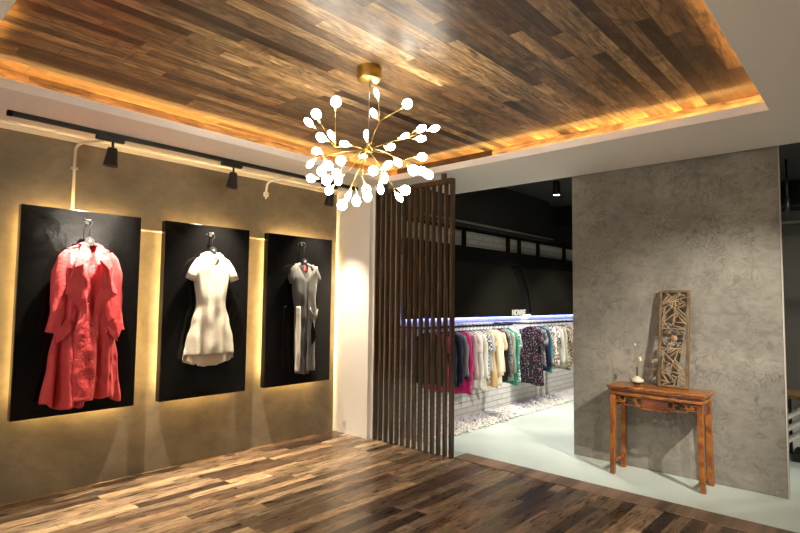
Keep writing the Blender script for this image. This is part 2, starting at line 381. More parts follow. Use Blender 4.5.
def hanger(loc, rz, label, zh, w=.19, slope=.32, body='black', badge=None, group='hangers on the black boards', drop=.11, thin=1.0):
    """loc = the shoulder centre; hook reaches zh above it"""
    t = thing('clothes_hanger', label, 'hanger', loc, rz, group)
    n = 12; pts = []; rs = []
    for i in range(-n, n+1):
        x = w*i/n; pts.append((x, 0, -.012-slope*abs(x)*(1-.25*math.exp(-(x/.03)**2)))); rs.append(.011 - .004*abs(i)/n)
    MB().tube(pts, [r*thin for r in rs], 8, 1.5, up=(0, 1, 0)).build('shoulder_bar', M[body], t, smooth=True)
    hk = [(0, 0, -.012), (0, 0, zh-.045)] + [(.018*math.sin(a)*1.0, 0, zh-.022-.02*math.cos(a)) for a in [i*PI/6 for i in range(1, 9)]]
    MB().tube(hk, .0028, 6).build('hook', M['black'], t, smooth=True)
    if badge:
        mt = Matrix.Rotation(R(90), 3, 'X')
        MB().lathe([(.0001, -.002), (.034, -.002), (.036, 0), (.034, .010), (.0001, .010)], 24, (0, -.012, .008), mt).build('neck_disc', M[badge], t, smooth=False)
        MB().lathe([(.0001, 0), (.008, 0), (.008, .003), (.0001, .003)], 12, (0, -.0225, .012), mt).build('badge', M['plate'], t)
    return t

# ------------------------------------------------------------------ cloth shells
def body(mb, zt, zb, hw, fd, bd, slope=.3, nw=.055, nf=.06, nb=.02, fold=None, nu=72, nv=44, hem=None, e=.75, ztf=None):
    for_v = []
    for j in range(nv+1):
        v = j/nv; k = min(1, v/.16); k = k*k*(3-2*k)
        for i in range(nu):
            th = 2*PI*i/nu; c, s_ = math.cos(th), math.sin(th)
            x = hw(v)*math.copysign(abs(c)**e, c); d = fd if s_ < 0 else bd
            neck = math.exp(-(x/nw)**4)
            dd = d*(.06 + .94*k); dd = max(dd, d*.8*neck)
            y = dd*math.copysign(abs(s_)**e, s_)
            zz = zt + (zb-zt)*v
            if hem: zz += hem(x, s_)*v**3
            zz -= slope*max(abs(x)-nw*.8, 0)*(1-v)**5
            zz -= (nf if s_ < 0 else nb)*math.exp(-(x/nw)**2*1.2)*(1-v)**7
            if fold: y += fold(x, v, s_)*abs(s_)**.5
            for_v.append((x, y, zz))
    fs = [(j*nu+i, j*nu+(i+1) % nu, (j+1)*nu+(i+1) % nu, (j+1)*nu+i) for j in range(nv) for i in range(nu)]
    return mb.add(for_v, fs)
def lerp(tab):
    def f(v):
        for (a, b), (c, d) in zip(tab, tab[1:]):
            if v <= c:
                t = (v-a)/(c-a); t = t*t*(3-2*t); return b+(d-b)*t
        return tab[-1][1]
    return f

# ---- trench coat
M['coat'] = cloth('salmon_red_cotton', (.53, .036, .042), .6, 26, .9, spec=.5)
M['coat_in'] = cloth('coat_lining', (.50, .05, .06), .8, 26, .4)
M['button'] = simple('dark_button', (.12, .02, .02), .35)
yc = 1.480; CX = XF+.068
wall_hook(P1, yc, 2.085)
hanger((CX, yc, 1.915), RZ, 'grey hanger with round neck disc carrying the red coat', .175, .115, .28, 'steel', 'dark_steel')
coat = thing('trench_coat', 'long salmon red trench coat with wide lapels on black board', 'coat', (CX, yc, .70), RZ)
off = (0, 0, .70)
def cfold(x, v, s_):
    a = .017*math.sin(x*62+3.5*noise.noise((x*4, v*2, 1)))*(v**1.2)+.022*math.sin(x*27+1)*(v**2.5)
    a += .016*noise.noise((x*17, v*6, 3.1))+.010*noise.noise((x*40, v*16, 7))
    if s_ < 0:
        for xc, wd, dp, v0 in ((-.150-.03*v, .022, .065, .34), (.085, .018, .055, .45), (.165, .014, .022, .4), (-.06, .012, .016, .5)):
            a += dp*math.exp(-((x-xc)/wd)**2)*max(0, min(1, (v-v0)/.2))
        # chest opening between the lapels sits deeper
        a += .022*math.exp(-(x/.07)**4)*(1-min(1, max(0, (v-.30)/.15)))
    return a*1.3
b = body(MB(), 1.905, .712, lerp([(0, .145), (.08, .175), (.3, .175), (.5, .195), (.75, .240), (1, .280)]), .078, .035, .42, .062, .085, .01, cfold, 240, 90,
         lambda x, s_: -.02+.03*math.sin(x*14)+.012*math.sin(x*45))
b.build('coat_body', M['coat'], coat, off, smooth=True, solid=.003)
for s in (-1, 1):
    pts = [(s*.140, -.012, 1.838), (s*.172, -.018, 1.785), (s*.192, -.022, 1.68), (s*.197, -.025, 1.52), (s*.202, -.03, 1.38), (s*.208, -.035, 1.26)]
    pp = []
    for i in range(len(pts)-1):
        for k in range(4): t = k/4; pp.append(tuple(pts[i][q]*(1-t)+pts[i+1][q]*t for q in range(3)))
    pp.append(pts[-1]); n = len(pp)
    sl = MB().tube(pp, [.026+.024*min(1, i/8) for i in range(n)], 22, .75, nz=.12, seed=s*3).build('sleeve', M['coat'], coat, off, smooth=True)
    cf = MB().tube([(s*.207, -.034, 1.305), (s*.210, -.036, 1.27), (s*.212, -.037, 1.235), (s*.213, -.038, 1.228)], [.053, .057, .061, .052], 20, .85, nz=.1, seed=s)
    cf.sheet([(s*.19, -.086, 1.30), (s*.185, -.09, 1.20), (s*.215, -.094, 1.18), (s*.25, -.086, 1.29)], .01)
    cf.build('cuff', M['coat'], sl, off, smooth=False)
    # lapel: big triangle; points (x, y, z)
    L = [(s*.040, -.088, 1.835), (s*.075, -.092, 1.80), (s*.118, -.095, 1.715), (s*.150, -.100, 1.63), (s*.182, -.128, 1.52), (s*.135, -.118, 1.485), (s*.085, -.100, 1.41), (s*.020, -.104, 1.33), (s*.032, -.110, 1.47), (s*.050, -.112, 1.58), (s*.068, -.108, 1.70)]
    lp = MB().sheet(L, .007).build('lapel', M['coat'], coat, off, tri=True, bevel=.002)
    # collar leaf
    K = [(s*.038, -.085, 1.905), (s*.072, -.082, 1.895), (s*.122, -.118, 1.79), (s*.132, -.142, 1.715), (s*.085, -.148, 1.730), (s*.040, -.142, 1.775), (s*.005, -.116, 1.80), (s*.018, -.100, 1.85)]
    MB().sheet(K, .008).build('collar', M['coat'], coat, off, tri=True, bevel=.002)
    F = [(s*.115, -.100, 1.285), (s*.160, -.103, 1.335), (s*.205, -.088, 1.23), (s*.212, -.088, 1.15), (s*.150, -.098, 1.205)]
    MB().sheet(F, .010).build('pocket_flap', M['coat'], coat, off, tri=True, bevel=.002)
MB().tube([(x, -.03+.055*math.cos(x/.06*1.4), 1.895+.012*math.cos(x/.06*1.5)) for x in [i*.012-.06 for i in range(11)]], .016, 8, 1.6).build('collar_stand', M['coat_in'], coat, off, smooth=True)
# front overlap placket with its own edge
pl = MB(); rows = 40
vs = []
for j in range(rows+1):
    z = 1.45-(1.45-.715)*j/rows; v = j/rows
    for k in range(7):
        x = -.02+(-.095+.13*k/6)*min(1, .30+v*2.2) + .03*math.sin(v*3)*(k/6); y = -.092-.022*v-.014*math.sin(k/6*PI)-.016*noise.noise((x*22, z*5, 0))-.010*noise.noise((x*45, z*18, 4))
        vs.append((x+.03*v*(1 if k < 6 else 1.4)-.02*v, y+.01, z))
pl.add(vs, [(j*7+k, j*7+k+1, (j+1)*7+k+1, (j+1)*7+k) for j in range(rows) for k in range(6)])
pl.build('front_flap', M['coat'], coat, off, smooth=True, solid=.006)
for z in (1.28, 1.02): MB().lathe([(.0001, 0), (.011, 0), (.011, .004), (.0001, .004)], 12, (.012, -.106, z), Matrix.Rotation(R(90), 3, 'X')).build('button', M['button'], coat, off)

# ---- white dress
M['lace'] = cloth('ivory_lace', (.66, .60, .48), .65, 30, 1.0, 'lace', .1, .3, (.50, .44, .33))
M['satin_in'] = cloth('dress_lining', (.52, .42, .32), .4, 20, .2)
yc = 2.525; DX = XF+.05
wall_hook(P2, yc, 2.085)
hanger((DX, yc, 1.925), RZ, 'black hanger with round neck disc carrying the white dress', .165, .10, .3, 'black', 'black')
dr = thing('white_dress', 'short white lace dress with cap sleeves and longer back hem', 'dress', (DX, yc, .865), RZ); off = (0, 0, .865)
def dfold(x, v, s_):
    q = max(0, (v-.45)/.55)
    return .034*math.sin(x*52+.6)*q+.010*noise.noise((x*14, v*6, 8)) + (-.006*math.exp(-((abs(x)-.06)/.006)**2) if s_ < 0 else 0)
hwD = lerp([(0, .110), (.07, .150), (.24, .165), (.48, .138), (.66, .180), (.85, .222), (1, .245)])
body(MB(), 1.925, .93, hwD, .062, .028, .38, .05, .035, 0, dfold, 96, 60, lambda x, s_: (.045*(1-(x/.2)**2)*0 + .062 if s_ < 0 else -.055*(1-(x/.23)**2))).build('dress_body', M['lace'], dr, off, smooth=True, solid=.003)
body(MB(), 1.30, .885, lerp([(0, .12), (1, .215)]), .03, .022, 0, .05, 0, 0, None, 60, 16, lambda x, s_: .05*(x/.2)**2).build('lining', M['satin_in'], dr, off, smooth=True)
for s in (-1, 1):
    pts = [(s*.105, -.012, 1.862), (s*.138, -.018, 1.832), (s*.170, -.022, 1.775), (s*.198, -.025, 1.715), (s*.220, -.027, 1.662)]
    MB().tube(pts, [.018, .030, .040, .043, .045], 22, .55, nz=.05, seed=s, cap=True).build('cap_sleeve', M['lace'], dr, off, smooth=True)
    MB().sheet([(s*.003, -.066, 1.845), (s*.014, -.072, 1.880), (s*.034, -.064, 1.905), (s*.054, -.046, 1.918), (s*.062, -.044, 1.902), (s*.045, -.064, 1.880), (s*.02, -.072, 1.852)], .008).build('collar', M['lace'], dr, off, tri=True, bevel=.002)
MB().sheet([(-.014, -.069, 1.868), (.014, -.069, 1.868), (.004, -.0665, 1.845), (-.004, -.0665, 1.845)], .003).build('neck_slit_shade', M['ceramic_dark'], dr, off)  # dark sheet laid on for the shade inside the neckline slit

# ---- grey dress
M['grey'] = cloth('grey_jersey', (.065, .062, .056), .7, 16, .3)
M['grey_lt'] = cloth('silver_satin', (.12, .115, .10), .38, 14, .5, None, .1, .6)
M['ivory'] = cloth('ivory_panel', (.60, .56, .48), .6, 14, .2)
yc = 3.58; GX = XF+.05
wall_hook(P3, yc, 2.085)
hanger((GX, yc, 1.885), RZ, 'black hanger with round neck disc carrying the grey dress', .205, .10, .3, 'black', 'black')
gd = thing('grey_dress', 'sleeveless grey draped dress with ivory side strip', 'dress', (GX, yc, .70), RZ); off = (0, 0, .70)
def gfold(x, v, s_): return .010*math.sin(x*70)*(v**.7)+.010*noise.noise((x*18, v*9, 5))
body(MB(), 1.895, .71, lerp([(0, .125), (.1, .150), (.25, .14), (.45, .105), (.7, .098), (1, .075)]), .055, .028, .45, .05, .13, .02, gfold, 80, 60,
     lambda x, s_: -.03*math.cos(x*12)+.03).build('dress_body', M['grey'], gd, off, smooth=True, solid=.003)
for s in (-1, 1):
    MB().tube([(s*.10, -.015, 1.86), (s*.15, -.02, 1.80), (s*.175, -.022, 1.72), (s*.168, -.022, 1.655)], [.02, .034, .04, .02], 18, .6, nz=.1, seed=s).build('cap_sleeve', M['grey'], gd, off, smooth=True)
def strip_sheet(cols, zs, name, mat, amp=.006, sd=0, y0=-.058):
    vs = []; n = 7
    for j, z in enumerate(zs):
        a, b_ = cols(z)
        for k in range(n):
            x = a+(b_-a)*k/(n-1); vs.append((x, y0-.016*math.sin(PI*k/(n-1))-amp*noise.noise((x*25+sd, z*7, sd))*2, z))
    return MB().add(vs, [(j*n+k, j*n+k+1, (j+1)*n+k+1, (j+1)*n+k) for j in range(len(zs)-1) for k in range(n-1)]).build(name, mat, gd, off, smooth=True, solid=.005)
zz = [1.42-.023*i for i in range(30)]
strip_sheet(lambda z: (-.128+.03*math.cos((z-1.08)*4.5)-.034*math.sin(PI*min(1, max(0, (1.43-z)/.70))), -.088+.022*math.cos((z-1.08)*3.5)), zz, 'ivory_side_strip', M['ivory'])
strip_sheet(lambda z: (.015+.10*max(0, (z-1.66)/.2)**1.5, .140-.05*max(0, (1.75-z))**1.0*0-.02*math.sin(max(0, (1.8-z))*2.2)), [1.845-.0275*i for i in range(41)], 'satin_front_panel', M['grey_lt'], .010, 4, -.062)
MB().sheet([(.06, -.092, 1.30), (.085, -.094, 1.20), (.11, -.093, 1.12), (.10, -.092, 1.06), (.055, -.092, 1.01), (.045, -.092, 1.16)], .004).build('pocket_shade_sheet', M['matt_black'], gd, off, tri=True)  # black sheet stands in for the shade inside the pocket cut-out
dp = MB()
for k in range(3): dp.tube([(.02+.012*k, -.088, 1.40-.03*k), (.06, -.104, 1.33-.035*k), (.10, -.100, 1.34-.02*k), (.13, -.085, 1.39)], .011, 8, .7)
dp.build('draped_pocket', M['grey_lt'], gd, off, smooth=True)
MB().sheet([(-.014, -.02, 1.80), (.014, -.02, 1.80), (.014, -.02, 1.86), (-.014, -.02, 1.86)], .002).build('neck_label', M['coat_in'], gd, off)

# ------------------------------------------------------------------ lighting track and spots
TXk = -4.41
tr = thing('lighting_track', 'long black lighting track on the white soffit above the clothes', 'lighting track', (TXk, 2.5, ZC))
off = (TXk, 2.5, ZC)
box(TXk-.018, .885, ZC-.032, TXk+.018, 4.13, ZC-.0005).build('rail', M['black'], tr, off, bevel=.002)
box(TXk-.02, .875, ZC-.034, TXk+.02, .905, ZC-.0005).build('end_cap', M['matt_black'], tr, off)
box(TXk-.02, 4.11, ZC-.034, TXk+.02, 4.14, ZC-.0005).build('end_cap', M['matt_black'], tr, off)
def spot(name, loc, target, energy, col, cone, size=.03, blend=.6):
    l = bpy.data.lights.new(name, 'SPOT'); l.energy = energy; l.color = col; l.spot_size = R(cone); l.spot_blend = blend; l.shadow_soft_size = size
    o = bpy.data.objects.new(name, l); COL.objects.link(o); o.location = loc
    o.rotation_euler = (Vector(target)-Vector(loc)).to_track_quat('-Z', 'Y').to_euler(); return o
def track_spot(y, aim, label):
    t = thing('track_spotlight', label, 'spotlight', (TXk, y, ZC-.2), 0, 'spotlights on the black track')
    off = Vector((TXk, y, ZC-.2))
    box(TXk-.022, y-.10, ZC-.066, TXk+.022, y+.10, ZC-.034).build('adapter', M['black'], t, off, bevel=.003)
    p = Vector((TXk, y+.02, ZC-.115)); d = (Vector(aim)-p).normalized()
    MB().tube([(TXk, y+.02, ZC-.066), (TXk, y+.02, ZC-.13)], .009, 10).build('stem', M['black'], t, off, smooth=True)
    q = Vector((0, 0, -1)).rotation_difference(d).to_matrix()
    h = MB().lathe([(.001, 0), (.031, 0), (.035, -.006), (.053, -.135), (.054, -.142), (.049, -.142), (.045, -.11), (.001, -.105)], 28, p, q).build('lamp_head', M['black'], t, off, smooth=True)
    MB().lathe([(.001, -.1065), (.040, -.1105), (.040, -.114), (.001, -.114)], 20, p, q).build('lens', M['lamp_on'], h, off)
    return p + d*.15
WARM = (1, .86, .66)
for y, aim, e, lab in ((1.535, (-4.62, 1.50, 1.5), 190, 'black track spotlight nearest the free end of the track'), (2.575, (-4.62, 2.52, 1.5), 190, 'black track spotlight above the white dress'), (3.74, (-4.62, 3.66, 1.5), 120, 'black track spotlight partly hidden behind the chandelier')):
    m = track_spot(y, (aim[0]+.12, aim[1], 1.5), lab)
    spot('track_lamp_light', m, (XF+.02, aim[1], .35), e, WARM, 84, .016, 1.0)

# ------------------------------------------------------------------ chandelier
HUB = Vector((-2.3, 2.25, 2.4))
ch = thing('branch_chandelier', 'brass firefly chandelier with many glowing disc bulbs on thin branches', 'chandelier', HUB)
NODES = [('A', [-0.027, 0.12, 0.214]), ('B', [-0.014, -0.252, -0.033]), ('C', [0.03, 0.313, 0.139]), ('D', [0.222, 0.072, -0.085]), ('E', [-0.163, -0.21, -0.055]), ('F', [0.127, -0.253, -0.118]), ('G', [-0.236, 0.014, -0.131]), ('H', [-0.014, -0.103, -0.207]), ('I', [0.143, -0.191, -0.21]), ('J', [0.179, -0.067, -0.167]), ('K', [0.052, 0.172, -0.207]), ('L', [-0.168, 0.14, 0.062]), ('Mm', [-0.088, 0.253, 0.052])]
BULBS = [('B', -0.012, -0.253, 0.229, 1.0), ('B', -0.109, -0.316, 0.163, 0.9), ('B', -0.149, -0.339, 0.117, 0.59), ('B', -0.111, -0.275, 0.036, 0.85), ('B', -0.048, -0.251, 0.042, 0.48), ('E', -0.234, -0.209, -0.008, 0.83), ('E', -0.179, -0.296, -0.114, 0.48), ('L', -0.266, 0.043, 0.098, 0.69), ('F', 0.044, -0.256, -0.122, 1.0), ('L', -0.195, 0.143, 0.028, 0.65), ('L', -0.196, 0.17, 0.177, 0.46), ('A', -0.018, 0.062, 0.248, 0.59), ('A', -0.032, 0.095, 0.39, 0.44), ('A', 0.126, 0.209, 0.316, 1.0), ('C', 0.019, 0.308, 0.157, 0.54), ('Mm', -0.074, 0.275, 0.094, 0.78), ('C', 0.141, 0.33, 0.187, 0.74), ('C', 0.122, 0.351, 0.13, 0.67), ('C', 0.184, 0.411, 0.198, 0.67), ('D', 0.272, 0.182, -0.05, 0.76), ('Mm', -0.056, 0.33, -0.001, 0.73), ('J', 0.234, -0.075, -0.143, 0.59), ('I', 0.169, -0.122, -0.173, 1.0), ('D', 0.291, 0.082, -0.151, 1.0), ('D', 0.292, 0.159, -0.142, 0.83), ('D', 0.354, 0.139, -0.175, 0.8), ('J', 0.232, -0.096, -0.22, 0.58), ('J', 0.141, -0.033, -0.261, 0.53), ('K', 0.128, 0.196, -0.229, 1.0), ('K', 0.099, 0.174, -0.274, 0.5), ('I', 0.12, -0.128, -0.277, 0.9), ('I', 0.133, -0.131, -0.318, 0.86), ('H', 0.013, -0.104, -0.326, 0.81), ('H', -0.109, -0.104, -0.336, 1.0), ('H', -0.045, -0.118, -0.295, 0.48), ('G', -0.322, -0.029, -0.208, 0.95), ('G', -0.232, -0.028, -0.16, 0.82), ('F', 0.023, -0.269, -0.198, 1.0), ('F', 0.004, -0.324, -0.239, 1.0), ('E', -0.219, -0.179, -0.129, 1.0), ('G', -0.426, -0.094, -0.127, 0.95), ('E', -0.123, -0.202, -0.114, 0.88)]
off = (0, 0, 0)
zt_ = ZT-HUB.z
MB().lathe([(.001, zt_-.0005), (.074, zt_-.0005), (.075, zt_-.004), (.075, zt_-.062), (.068, zt_-.078), (.001, zt_-.08)], 40).build('canopy', M['brass'], ch, off, smooth=True, bevel=.002)
MB().tube([(0, 0, zt_-.078), (0, 0, .02)], .0022, 6).build('suspension_cable', M['steel'], ch, off)
MB().lathe([(.001, -.026), (.014, -.024), (.024, -.014), (.027, 0), (.024, .014), (.012, .024), (.006, .04), (.001, .04)], 20).build('hub', M['brass'], ch, off, smooth=True)
ND = {k: Vector(p) for k, p in NODES}
BR = {}
for k, p in ND.items():
    mid = p*.5+Vector((0, 0, .012)); BR[k] = MB().tube([(0, 0, 0), mid, p], .0026, 6).build('branch', M['brass'], ch, off, smooth=True)
rb = random.Random(3)
view = (Vector((0, 0, 1.5))-HUB).normalized()
for k, x, y, z, ratio in BULBS:
    c = Vector((x, y, z)); a = (ND[k]-c); dist = a.length
    if dist < .05: a = -c.normalized()
    a.normalize(); a = (a+Vector((rb.uniform(-.2, .2), rb.uniform(-.2, .2), rb.uniform(-.15, .15)))).normalized()
    av = a - view*a.dot(view)*.75; a = av.normalized()
    n0 = (view-a*view.dot(a)).normalized(); sd = a.cross(n0); ph = math.acos(min(1, ratio))*(1 if rb.random() < .5 else -1)*.95
    n = (n0*math.cos(ph)+sd*math.sin(ph)).normalized(); t_ = a.cross(n)
    mt = Matrix((t_, a, n)).transposed()        # local x across, y towards socket, z disc normal
    rs_ = .92 if k in 'EFGI' else 1.0
    prof = [(.0005, -.0070), (.012, -.0064), (.021, -.0044), (.0285, -.0014), (.0297, 0), (.0285, .0014), (.021, .0044), (.012, .0064), (.0005, .0070)]
    b = MB().lathe([(r*rs_, z) for r, z in prof], 22, c, mt, ex=1.05).build('bulb', M['bulb'], ch, off, smooth=True)
    sp = c + a*.033
    MB().tube([sp-a*.006, sp, sp+a*.012, sp+a*.02], [.0105, .010, .0065, .004], 10).build('socket', M['petal'], b, off, smooth=True)
    MB().tube([sp+a*.018, (sp+a*.018)*.5+ND[k]*.5+Vector((0, 0, .004)), ND[k]], .0017, 6).build('twig', M['brass'], BR[k], off, smooth=True)

# ------------------------------------------------------------------ slatted screen
sx0, sx1, sy0, sy1, zt = -4.165, -3.122, 4.205, 4.255, 2.70
sc = thing('slatted_screen', 'tall dark brown slatted wooden screen beside the white column', 'screen', ((sx0+sx1)/2, (sy0+sy1)/2, .0), 0)
off = Vector(sc.location); n = 14; pitch = (sx1-sx0-.022)/(n-1)
for i in range(n):
    x = sx0+i*pitch; e = .006 if i in (0, n-1) else 0
    box(x, sy0-e, .001, x+.022, sy1+e, zt-.045).build('slat' if 0 < i < n-1 else 'side_post', M['slat'], sc, off, bevel=.002)
box(sx0, sy0-.006, zt-.045, sx1, sy1+.006, zt).build('top_rail', M['slat'], sc, off, bevel=.002)
for x in (sx0+.1, sx1-.14): box(x, sy0+.006, zt, x+.04, sy1-.006, ZC).build('ceiling_bracket', M['slat'], sc, off)

# ------------------------------------------------------------------ altar table, lattice, vase
T = thing('altar_table', 'narrow amber lacquered Chinese altar table against the concrete partition', 'table', (-1.485, 4.995, 0), R(-.6)); off = (0, 0, 0)
top = MB().box(-.392, -.165, .752, .392, .165, .772).build('tabletop', M['table'], T, off, bevel=.005)
MB().box(-.384, -.157, .736, .384, .157, .752).build('edge_moulding', M['table'], top, off, bevel=.006)
MB().box(-.362, -.140, .716, .362, .140, .736).build('waist', M['table_dark'], T, off)
MB().box(-.374, -.152, .690, .374, .152, .716).build('apron_band', M['table'], T, off, bevel=.006)
for sx in (-1, 1):
    for sy in (-1, 1):
        vs = []
        for z, o_, w in ((.690, .0, .046), (.35, .004, .042), (0, .012, .040)):
            cx, cy = sx*(.345+o_), sy*(.122+o_*.6)
            vs += [(cx-w/2, cy-w/2, z), (cx+w/2, cy-w/2, z), (cx+w/2, cy+w/2, z), (cx-w/2, cy+w/2, z)]
        fs = [(3, 2, 1, 0), (8, 9, 10, 11)] + [(j*4+k, j*4+(k+1) % 4, (j+1)*4+(k+1) % 4, (j+1)*4+k) for j in range(2) for k in range(4)]
        MB().add(vs, fs).build('leg', M['table'], T, off, bevel=.004)
    MB().box(sx*.356-.012, -.105, .095, sx*.356+.012, .105, .122).build('stretcher', M['table'], T, off, bevel=.003)
    MB().box(sx*.348-.009, -.100, .585, sx*.348+.009, .100, .690).build('side_apron', M['table_dark'], T, off, bevel=.003)
for sy in (-1, 1):
    yy = sy*.128
    MB().box(-.105, yy-.009, .603, .105, yy+.009, .690).build('centre_panel', M['table_dark'], T, off, bevel=.003)
    fr = MB(); w = .011; d = .016
    def P(pts, mirror):
        q = [((x if not mirror else -x), yy, z) for x, z in pts]
        for a, b in zip(q, q[1:]):
            A, B = Vector(a), Vector(b); e = (B-A).normalized()*w/2; fr.bar(A-e, B+e, w, d)
    for mr in (False, True):
        P([(-.322, .632), (-.25, .632), (-.25, .612), (-.118, .612), (-.118, .596), (.0, .596)], mr)
        P([(-.322, .672), (-.285, .672), (-.285, .650), (-.305, .650)], mr)
        P([(-.285, .650), (-.245, .640), (-.245, .675), (-.225, .675)], mr)
        P([(-.108, .684), (-.150, .684), (-.150, .655), (-.170, .655), (-.170, .672)], mr)
        P([(-.150, .655), (-.150, .625), (-.108, .625)], mr)
    fr.build('fretwork', M['table'], T, off, bevel=.002)

Ls = thing('lattice_panel', 'tall carved wooden lattice panel leaning on the wall upon the altar table', 'lattice panel', (-1.392, 5.062, .7745), R(-.6)); Ls.rotation_euler[0] = R(-6.8)
Wd, Hh, fr_ = .122, .842, .021
MB().box(-Wd, -.017, 0, -Wd+fr_, .017, Hh).box(Wd-fr_, -.017, 0, Wd, .017, Hh).box(-Wd+fr_, -.017, Hh-fr_, Wd-fr_, .017, Hh).box(-Wd+fr_, -.017, 0, Wd-fr_, .017, fr_).build('frame', M['screen'], Ls, off, bevel=.003)
rl = random.Random(11); lt = MB(); a_ = Wd-fr_
def seg(x0, z0, x1, z1, w=.0075): lt.bar((x0, 0, z0), (x1, 0, z1), w, .024)
def clipline(p, ang, box_):
    """full chord of a line through p inside box_"""
    x0, z0, x1, z1 = box_; dx, dz = math.cos(ang), math.sin(ang); ts = []
    for q, dq, lo, hi in ((p[0], dx, x0, x1), (p[1], dz, z0, z1)):
        if abs(dq) > 1e-6: ts.append(sorted(((lo-q)/dq, (hi-q)/dq)))
    t0 = max(t[0] for t in ts); t1 = min(t[1] for t in ts); return (p[0]+dx*t0, p[1]+dz*t0, p[0]+dx*t1, p[1]+dz*t1)
def cracked(z0, z1):
    """cracked-ice pattern: each new chord stops at a crossing with earlier ones"""
    segs = [(-a_, z0, a_, z0), (-a_, z1, a_, z1), (-a_, z0, -a_, z1), (a_, z0, a_, z1)]
    def hit(p, d):
        best = 9
        for x0, y0, x1, y1 in segs:
            ex, ey = x1-x0, y1-y0; den = d[0]*ey-d[1]*ex
            if abs(den) < 1e-9: continue
            t = ((x0-p[0])*ey-(y0-p[1])*ex)/den; u = ((x0-p[0])*d[1]-(y0-p[1])*d[0])/den
            if t > 1e-6 and -1e-6 <= u <= 1+1e-6: best = min(best, t)
        return best
    for i in range(26):
        for _ in range(30):
            p = (rl.uniform(-a_, a_), rl.uniform(z0, z1)); an = rl.choice([R(-52), R(-48), R(40), R(78), R(-15), R(25)])+rl.uniform(-.15, .15)
            d = (math.cos(an), math.sin(an)); t1 = hit(p, d); t2 = hit(p, (-d[0], -d[1]))
            nrm = (-d[1], d[0]); g = min(hit(p, nrm), hit(p, (-nrm[0], -nrm[1])))
            if g > .016 and t1+t2 > .04 and t1+t2 < (.22 if i < 6 else .14): break
        else: continue
        s = (p[0]-d[0]*t2, p[1]-d[1]*t2, p[0]+d[0]*t1, p[1]+d[1]*t1); segs.append(s)
        seg(*s)
cracked(.021, .335); seg(-a_, .335, a_, .335, .008)
lt.build('lattice', M['screen_in'], Ls, off)
lt = MB(); cracked(.505, .821); seg(-a_, .505, a_, .505, .008)
lt.build('lattice', M['screen_in'], Ls, off)
md = MB(); cz = .42
md.lathe([(.001, -.007), (.026, -.007), (.030, 0), (.026, .007), (.001, .007)], 8, (0, 0, cz), Matrix.Rotation(R(90), 3, 'X') @ Matrix.Rotation(R(22.5), 3, 'Z'))
md.lathe([(.001, -.010), (.012, -.010), (.014, -.006), (.001, -.006)], 12, (0, 0, cz), Matrix.Rotation(R(90), 3, 'X'))
for sx in (-1, 1):
    for sz in (-1, 1):
        pts = [(sx*(.052+.022*math.cos(t)*(1-t/9)), 0, cz+sz*(.046+.02*math.sin(t)*(1-t/9))) for t in [i*.45 for i in range(13)]]
        md.tube(pts, .0048, 6, 2.2); md.tube([(sx*.018, 0, cz+sz*.022), (sx*.03, 0, cz+sz*.07), (sx*.02, 0, cz+sz*.084)], .004, 6)
    md.tube([(sx*.028, 0, cz), (sx*a_, 0, cz)], .004, 6)
md.build('carved_medallion', M['screen_in'], Ls, off, smooth=True)

vz = thing('bud_vase', 'squat cream bud vase with thin dark neck on the altar table', 'vase', (-1.675, 5.02, .7725)); vz.scale = (1.12, 1.12, 1.12)
MB().lathe([(.001, 0), (.020, 0), (.026, .006), (.045, .022), (.052, .032), (.046, .045), (.028, .058), (.012, .066), (.009, .07), (.001, .07)], 28).build('vase_body', M['ceramic'], vz, off, smooth=True)
MB().lathe([(.001, .068), (.009, .068), (.0075, .085), (.007, .125), (.009, .136), (.0065, .137), (.005, .12), (.001, .118)], 16).build('neck', M['ceramic_dark'], vz, off, smooth=True)
MB().lathe([(.0201, .0004), (.0268, .006), (.0455, .0215), (.049, .024), (.001, .024)], 28).build('dark_underside', M['ceramic_dark'], vz, off, smooth=True)
tw = thing('dried_flower_stem', 'thin dry stem with small pale flowers standing in the bud vase', 'flower', (-1.675, 5.02, .90))
q = MB(); q.tube([(0, 0, 0), (.004, 0, .05), (-.004, .004, .12), (-.016, .0, .22)], .0016, 6); q.tube([(0, 0, .02), (.012, -.01, .06), (.024, -.01, .105)], .0014, 6); q.tube([(0, 0, .06), (-.015, 0, .10), (-.012, 0, .15)], .0012, 6); q.tube([(.012, -.01, .06), (.03, -.01, .09)], .001, 6)
q.build('stem', M['twig'], tw, off, smooth=True)
rf = random.Random(2)
for (x, y, z) in ((.026, -.01, .112), (.033, -.01, .094), (-.016, 0, .225)):
    m = MB()
    for k in range(5 if z < .2 else 2):
        a = k*2*PI/5; m.lathe([(.0005, -.002), (.007, -.001), (.008, .001), (.0005, .002)], 8, (x+.006*math.cos(a), y, z+.006*math.sin(a)), Matrix.Rotation(R(70), 3, 'X'))
    m.build('blossom', M['petal'], tw, off, smooth=True)

